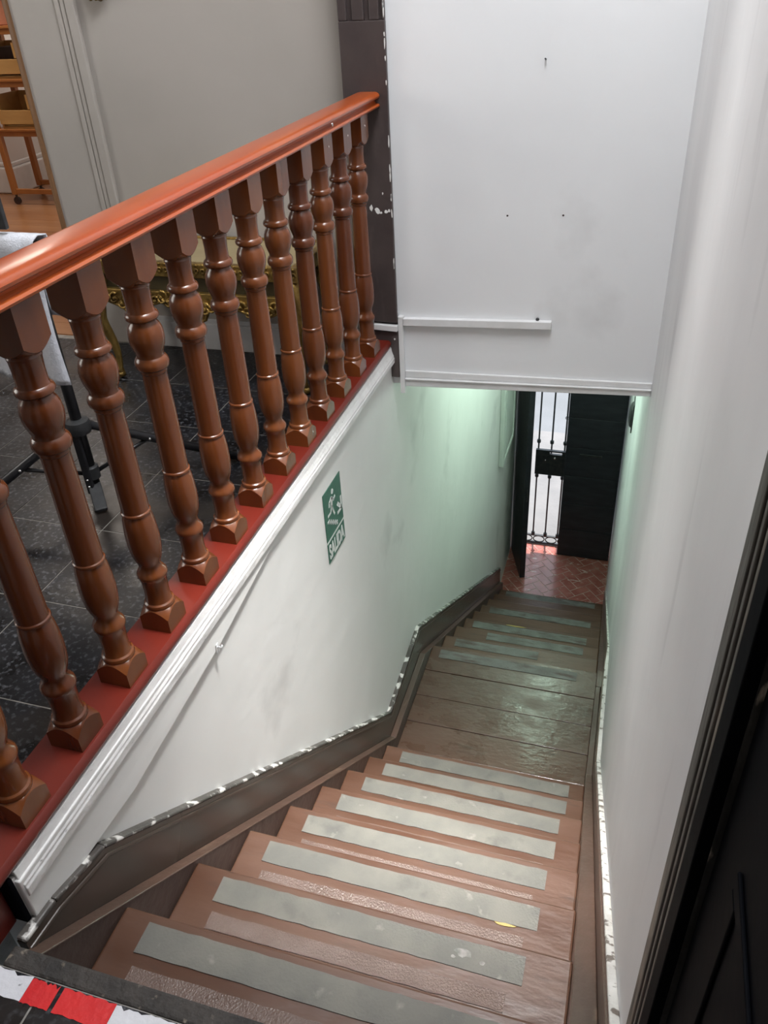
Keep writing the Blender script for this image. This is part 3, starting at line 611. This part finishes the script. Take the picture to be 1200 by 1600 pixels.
gt = thing('iron_gate', 'dark wrought iron gate with slim bars and a lock box outside the street door', 'gate', (-0.45, 6.84, ZB))
GY = 6.84; xsb = [-0.839 + 0.122 * k for k in range(7)]
for x in xsb:
    part('bar', MB().tube([(x, GY, ZB + 0.11), (x, GY, -1.12)], 0.008, n=8), IRON, gt, smooth=True)
    for z in (ZB + 0.125, -2.80 if -0.76 < x < -0.42 else -2.6, -2.42):
        if z == -2.6: continue
        part('collar', MB().lathe([(0.008, z - 0.02), (0.017, z - 0.016), (0.019, z), (0.017, z + 0.016), (0.008, z + 0.02)], x, GY, n=10), IRON, gt, smooth=True)
for z, h in ((ZB + 0.096, 0.012), (ZB + 0.006, 0.016)):
    part('rail', MB().box(-0.884, 0.036, GY - 0.012, GY + 0.012, z, z + h), IRON, gt, bevel=0.002)
for k in range(6):
    cx = xsb[k] + 0.061
    part('ring', MB().tube([(cx + 0.055 * math.cos(t * math.pi / 10), GY, ZB + 0.058 + 0.036 * math.sin(t * math.pi / 10)) for t in range(20)], 0.0055, n=6, closed=True), IRON, gt, smooth=True)
lb = part('lock_box', MB().box(-0.735, -0.44, GY - 0.05, GY - 0.0195, -2.755, -2.528).box(-0.735, -0.44, GY - 0.05, GY - 0.0195, -2.503, -2.488).box(-0.735, -0.605, GY - 0.05, GY - 0.0195, -2.528, -2.503).box(-0.49, -0.44, GY - 0.05, GY - 0.0195, -2.528, -2.503), IRON, gt)
part('lock_knob', MB().sphere((-0.555, GY - 0.056, -2.56), 0.012), CHROME, lb, smooth=True)
part('lock_pin', MB().sphere((-0.64, GY - 0.054, -2.59), 0.007), CHROME, lb, smooth=True)

fx = thing('fuse_box', 'pale green framed cabinet on the stair wall beside the street door', 'cabinet', (XW, 6.0, -1.7))
part('body', MB().box(XW + 0.0002, XW + 0.03, 5.78, 6.25, -2.05, -1.25), MINT, fx, bevel=0.004)
for nm, a, b, z0, z1 in (('frame_side', 5.74, 5.7798, -2.09, -1.21), ('frame_side', 6.2502, 6.29, -2.09, -1.21), ('frame_rail', 5.78, 6.25, -2.09, -2.0502), ('frame_rail', 5.78, 6.25, -1.2498, -1.21)):
    part(nm, MB().box(XW + 0.0002, XW + 0.042, a, b, z0, z1), MINT, fx, bevel=0.008)
part('door', MB().box(XW + 0.0302, XW + 0.04, 5.83, 6.2, -2.0, -1.3), MINT, fx, bevel=0.006)
wf = thing('wall_fitting', 'small black domed fitting on the right wall under the header', 'fitting', (0.07, 4.95, -1.1))
xr5 = XR(4.95)
part('backplate', MB().box(xr5 - 0.008, xr5 - 0.0002, 4.88, 5.02, -1.2, -1.0), BLACKP, wf, bevel=0.003)
part('dome', MB().sphere((xr5 - 0.008, 4.95, -1.1), 0.09, sx=0.28, sy=0.7, sz=1.0, n=16, h=10), BLACKM, wf, smooth=True)

lamp = thing('tube_lamp', 'greenish fluorescent batten on the ceiling of the lower hall', 'lamp', (-0.38, 4.75, -0.06))
part('housing', MB().box(-0.43, -0.33, 3.95, 5.55, -0.09, -0.0505), TRIMPAINT, lamp, bevel=0.005)
part('tube', MB().tube([(-0.38, 3.98, -0.115), (-0.38, 5.52, -0.115)], 0.014, n=12), TUBE, lamp, smooth=True)
for yy in (3.98, 5.52): part('end_cap', MB().box(-0.4, -0.36, yy - 0.012, yy + 0.012, -0.132, -0.0905), TRIMPAINT, lamp)
for yy, en in ((4.15, 4.8), (4.75, 8.0), (5.35, 13.0)): light('tube_lamp_light', 'POINT', (-0.38, yy, -0.3), en, (0.72, 1.0, 0.81), shadow_soft_size=0.05)

# street outside
struct(MB().box(-6, 5, 6.832, 9.1, ZB - 0.3, ZB - 0.004).build('floor_pavement', PAVE), 'sunlit pavement outside the gate')
kerb = MB()
for k in range(11): pass
ks = struct(MB().box(-6, 5, 9.28, 40, ZB - 0.4, ZB - 0.14).build('floor_road', ROAD), 'pale sunlit road beyond the pavement')
for k in range(12):
    x0 = -6 + k * 0.9
    MB().box(x0 + 0.004, x0 + 0.896, 9.102, 9.278, ZB - 0.3, ZB - 0.022).build('kerb_stone', PAVE, ks, bevel=0.01)

# ------------------------------------------------------------------ gilded table against the far wall
gtab = thing('console_table', 'gilded carved table with a dull gold top standing behind the balusters', 'table', (-1.64, 2.88, 0))
TX0, TX1, TY0, TY1 = -2.08, -1.19, 2.70, 3.05
part('top', MB().box(TX0 + 0.03, TX1 - 0.03, TY0 + 0.03, TY1, 0.485, 0.503), GOLDP, gtab, bevel=0.003)
rim = MB(); rim.box(TX0, TX1, TY0, TY0 + 0.0298, 0.452, 0.508).box(TX0, TX0 + 0.0298, TY0 + 0.03, TY1, 0.452, 0.508).box(TX1 - 0.0298, TX1, TY0 + 0.03, TY1, 0.452, 0.508).box(TX0 + 0.03, TX1 - 0.03, TY1 - 0.015, TY1 + 0.004, 0.5032, 0.512)
ro = part('carved_rim', rim, GOLD, gtab, bevel=0.006)
orn = MB(); nb_ = 34
for k in range(nb_):
    x = TX0 + 0.013 + (TX1 - TX0 - 0.026) * k / (nb_ - 1)
    orn.tube([(x + 0.010 * math.cos(t * 0.9) * (1 - t / 9), TY0 - 0.003 - 0.002 * math.sin(t), 0.478 + 0.017 * math.sin(t * 0.9) * (1 - t / 9)) for t in range(8)], 0.0034, n=6)
    orn.sphere((x, TY0 + 0.002, 0.503), 0.007, n=8, h=5)
part('leaf_ornament', orn, GOLD, ro, smooth=True)
part('frieze', MB().box(TX0 + 0.035, TX1 - 0.035, TY0 + 0.035, TY1 - 0.004, 0.385, 0.4848), OLIVE, gtab)
def apron_pts(n=60):
    up = []; lo = []
    for i in range(n + 1):
        u = i / n; x = TX0 + 0.03 + (TX1 - TX0 - 0.06) * u
        up.append((x, 0.392)); d = abs(((u * 3) % 1) - 0.5) * 2
        lo.append((x, 0.352 - 0.05 * (1 - d) ** 1.3 - (0.03 if abs(u - 0.5) < 0.06 else 0)))
    return lo + up[::-1]
part('apron', MB().prism(apron_pts(), 'y', TY0 + 0.006, TY0 + 0.03), GOLD, gtab, bevel=0.003)
sw = MB(); random.seed(11)
for k in range(26):
    u = (k + 0.5) / 26; x = TX0 + 0.05 + (TX1 - TX0 - 0.1) * u; d = abs(((u * 3) % 1) - 0.5) * 2; z = 0.36 - 0.04 * (1 - d) + random.uniform(-0.012, 0.012)
    sgn = 1 if k % 2 else -1; R0 = random.uniform(0.02, 0.03)
    sw.tube([(x + sgn * R0 * (1 - t / 14) * math.cos(t * 0.62 + k), TY0 - 0.002 + 0.004 * math.sin(t), z + R0 * (1 - t / 14) * math.sin(t * 0.62 + k)) for t in range(13)], [0.006 - 0.00032 * t for t in range(13)], n=6)
    sw.sphere((x, TY0 - 0.001, z), 0.008, n=8, h=5)
part('scrollwork', sw, GOLD, gtab, smooth=True)
part('lower_moulding', MB().tube([(x, TY0 + 0.004, z - 0.002) for x, z in apron_pts()[:61]], 0.006, n=8), GOLD, gtab, smooth=True)
for sx, x in ((-1, TX0 + 0.035), (1, TX1 - 0.035)):
    for yy, sy in ((TY0 + 0.03, -1), (TY1 - 0.045, 1)):
        pth = []; rad = []
        for i in range(15):
            t = i / 14; z = 0.45 - 0.438 * t; off = 0.035 * math.sin(t * math.pi * 1.0) - 0.03 * math.sin(max(0, t - 0.45) / 0.55 * math.pi) + 0.018 * t
            pth.append((x + sx * off * 0.7, yy + (sy * off * 0.5 if sy < 0 else 0), z)); rad.append(0.03 * (1 - 0.62 * t) + (0.012 if t > 0.93 else 0))
        lg_ = part('leg', MB().tube(pth, rad, n=10), GOLD, gtab, smooth=True)
        part('foot_scroll', MB().sphere((pth[-1][0], pth[-1][1], 0.0175), 0.022, sz=0.78), GOLD, lg_, smooth=True)

# gilded bracket on the grey wall, only its lower tip in view
br = thing('wall_bracket', 'gilded carved bracket on the grey wall at the top edge of the picture', 'bracket', (-2.0, YB, 1.36))
part('scroll', MB().tube([(-1.995, YB - 0.02, 1.5), (-2.0, YB - 0.06, 1.42), (-2.0, YB - 0.05, 1.366), (-2.0, YB - 0.025, 1.352), (-2.0, YB - 0.012, 1.37)], [0.03, 0.028, 0.02, 0.013, 0.01], n=10), GOLD, br, smooth=True)
for k in range(4):
    x = -2.035 + 0.022 * k
    part('leaf', MB().tube([(x, YB - 0.015, 1.45), (x, YB - 0.045, 1.385), (x, YB - 0.03, 1.345)], [0.012, 0.012, 0.006], n=8), GOLD, br, smooth=True)

# ------------------------------------------------------------------ black stand with cloth
ts = thing('tripod_stand', 'black tubular stand with splayed legs behind the balusters', 'stand', (-1.61, 1.86, 0))
px, py = -1.61, 1.86
part('pole', MB().lathe([(0.017, 0.05), (0.017, 0.83)], px, py, n=14), BLACKM, ts, smooth=True)
part('hub', MB().lathe([(0.02, 0.235), (0.036, 0.245), (0.04, 0.262), (0.036, 0.285), (0.022, 0.292)], px, py, n=16), BLACKP, ts, auto=40)
part('lower_collar', MB().lathe([(0.019, 0.075), (0.026, 0.08), (0.026, 0.12), (0.019, 0.125)], px, py, n=14), BLACKP, ts, auto=40)
for ang in (42, 132, 222):
    a = math.radians(ang); c, s_ = math.cos(a), math.sin(a)
    lg_ = part('leg', MB().tube([(px + 0.035 * c, py + 0.035 * s_, 0.262), (px + 0.1 * c, py + 0.1 * s_, 0.225), (px + 0.48 * c, py + 0.48 * s_, 0.016)], 0.0145, n=12), BLACKM, ts, smooth=True)
    part('foot', MB().sphere((px + 0.48 * c, py + 0.48 * s_, 0.018), 0.018), BLACKP, lg_, smooth=True)
    part('brace', MB().tube([(px + 0.024 * c, py + 0.024 * s_, 0.1), (px + 0.2 * c, py + 0.2 * s_, 0.168)], 0.007, n=8), BLACKM, ts, smooth=True)
    q = Vector((px + 0.2 * c, py + 0.2 * s_, 0.17)) + Vector((s_, -c, 0)) * (0.015 if ang != 222 else -0.015)
    part('rivet', MB().sphere(q, 0.005), CHROME, ts, smooth=True)
a = math.radians(-50)
part('foot_pad', MB().box(-0.02, 0.02, -0.055, 0.055, -0.008, 0.008), BLACKP, ts, bevel=0.004)
fp = ts.children[-1]
for o in ts.children:
    if o.name.startswith('foot_pad'):
        for v in o.data.vertices: v.co += ts.location
        o.location = (0.035, -0.045, 0.035); o.rotation_euler = (math.radians(-24), 0, math.radians(40)); o.rotation_euler = (math.radians(24), 0, math.radians(40))
part('bracket', MB().box(px - 0.012, px + 0.012, py - 0.03, py - 0.0175, 0.03, 0.24), BLACKM, ts, bevel=0.002)
for z in (0.06, 0.085): part('rivet', MB().sphere((px + 0.002, py - 0.031, z), 0.0045), CHROME, ts, smooth=True)
part('crossbar', MB().tube([(-1.98, py - 0.02, 0.828), (-1.548, py - 0.02, 0.828)], 0.013, n=10), BLACKM, ts, smooth=True)
part('upright_panel', MB().box(-2.05, -1.625, py - 0.035, py - 0.02, 0.87, 1.24), BLACKP, ts, bevel=0.004)
cl = MB(); nu, nv = 26, 34; vs = []; fs = []
for j in range(nv + 1):
    s_ = j / nv
    for i in range(nu + 1):
        u = i / nu; x = -1.93 + 0.385 * u
        wob = 0.010 * math.sin(u * 14 + 1) * min(1, abs(s_ - 0.3) * 2.2) + 0.004 * math.sin(u * 31 + s_ * 5)
        if s_ < 0.25: y = py + 0.004 + 0.006; z = 0.843 - (0.25 - s_) * 0.9; 
        elif s_ < 0.33: t = (s_ - 0.25) / 0.08 * math.pi; y = py - 0.02 + 0.03 * math.cos(t) * 0.9; z = 0.843 + 0.012 * math.sin(t)
        else: y = py - 0.047; z = 0.843 - (s_ - 0.33) * 0.58
        z += -0.02 * u * (1 if s_ > 0.33 else 0); x += 0.012 * math.sin(s_ * 6) * (u - 0.5)
        vs.append((x, y - (wob if s_ >= 0.29 else -abs(wob)), z))
for j in range(nv):
    for i in range(nu): a0 = j * (nu + 1) + i; fs.append((a0, a0 + 1, a0 + nu + 2, a0 + nu + 1))
cl.add(vs, fs); clo = cl.build('towel', CLOTH, smooth=True)
sm = clo.modifiers.new('thickness', 'SOLIDIFY'); sm.thickness = 0.004
tag(clo, 'white towel hanging over the black stand', 'towel')

# ------------------------------------------------------------------ rolling rack in the next room
rk = thing('rolling_rack', 'orange pine rack on casters in the room beyond the doorway', 'rack', (-4.4, 5.5, 0))
RX0, RX1, RY0, RY1 = -4.62, -4.05, 5.4, 5.7
for x in (RX0, RX1):
    for y in (RY0, RY1):
        p_ = part('post', MB().box(x - 0.02, x + 0.02, y - 0.02, y + 0.02, 0.075, 1.5), ORANGE, rk, bevel=0.003)
        part('caster', MB().lathe([(0.012, -0.012), (0.028, -0.01), (0.028, 0.01), (0.012, 0.012)], 0, 0, n=14), DARKBOX, p_, auto=40)
        c_ = p_.children[-1]
        for v in c_.data.vertices: v.co += rk.location
        c_.location = (x - rk.location.x, y - rk.location.y, 0.029); c_.rotation_euler = (math.pi / 2, 0, 0)
        part('caster_stem', MB().lathe([(0.009, 0.045), (0.009, 0.0745)], x, y, n=10), IRON, p_)
for z in (0.1, 0.5, 0.82, 1.14, 1.45):
    part('shelf_rail', MB().box(RX0 + 0.0202, RX1 - 0.0202, RY0 - 0.012, RY0 + 0.012, z - 0.02, z + 0.015), ORANGE, rk, bevel=0.003)
    part('shelf_rail', MB().box(RX0 + 0.0202, RX1 - 0.0202, RY1 - 0.012, RY1 + 0.012, z - 0.02, z + 0.015), ORANGE, rk, bevel=0.003)
    if z > 0.2: part('shelf', MB().box(RX0 - 0.02, RX1 + 0.02, RY0 - 0.02, RY1 + 0.02, z + 0.0152, z + 0.03), ORANGE, rk, bevel=0.002)
def crate(x0, x1, z0, h, label, mats=PALEW):
    t = thing('crate', label, 'crate', ((x0 + x1) / 2, 5.55, z0))
    part('back', MB().box(x0, x1, 5.66, 5.675, z0, z0 + h), mats, t); part('base', MB().box(x0, x1, 5.42, 5.6598, z0, z0 + 0.012), mats, t)
    for a, b in ((x0, x0 + 0.014), (x1 - 0.014, x1)): part('side', MB().box(a, b, 5.42, 5.6598, z0 + 0.0122, z0 + h), mats, t)
    part('front_slat', MB().box(x0, x1, 5.405, 5.4198, z0 + 0.03, z0 + h * 0.55), mats, t, bevel=0.002)
    part('front_slat', MB().box(x0 + (x1 - x0) * 0.55, x1, 5.405, 5.4198, z0 + h * 0.57, z0 + h), mats, t, bevel=0.002)
crate(-4.58, -4.1, 0.5302, 0.22, 'pale pine crate on the lowest shelf of the pine rack')
crate(-4.58, -4.1, 0.8502, 0.22, 'pale pine crate on the middle shelf of the pine rack')
tag(MB().box(-4.54, -4.36, 5.5, 5.62, 0.865, 1.04).build('dark_box', DARKBOX, bevel=0.005), 'dark box in the middle crate of the pine rack', 'box')
sbx = MB().box(-4.58, -4.15, 5.45, 5.63, 1.1702, 1.36); so = sbx.build('storage_box', SALMON, bevel=0.006)
tag(so, 'salmon box with dark lid on the upper shelf of the pine rack', 'box')
MB().box(-4.585, -4.145, 5.445, 5.635, 1.3602, 1.39).build('lid', DARKBOX, so, bevel=0.004)
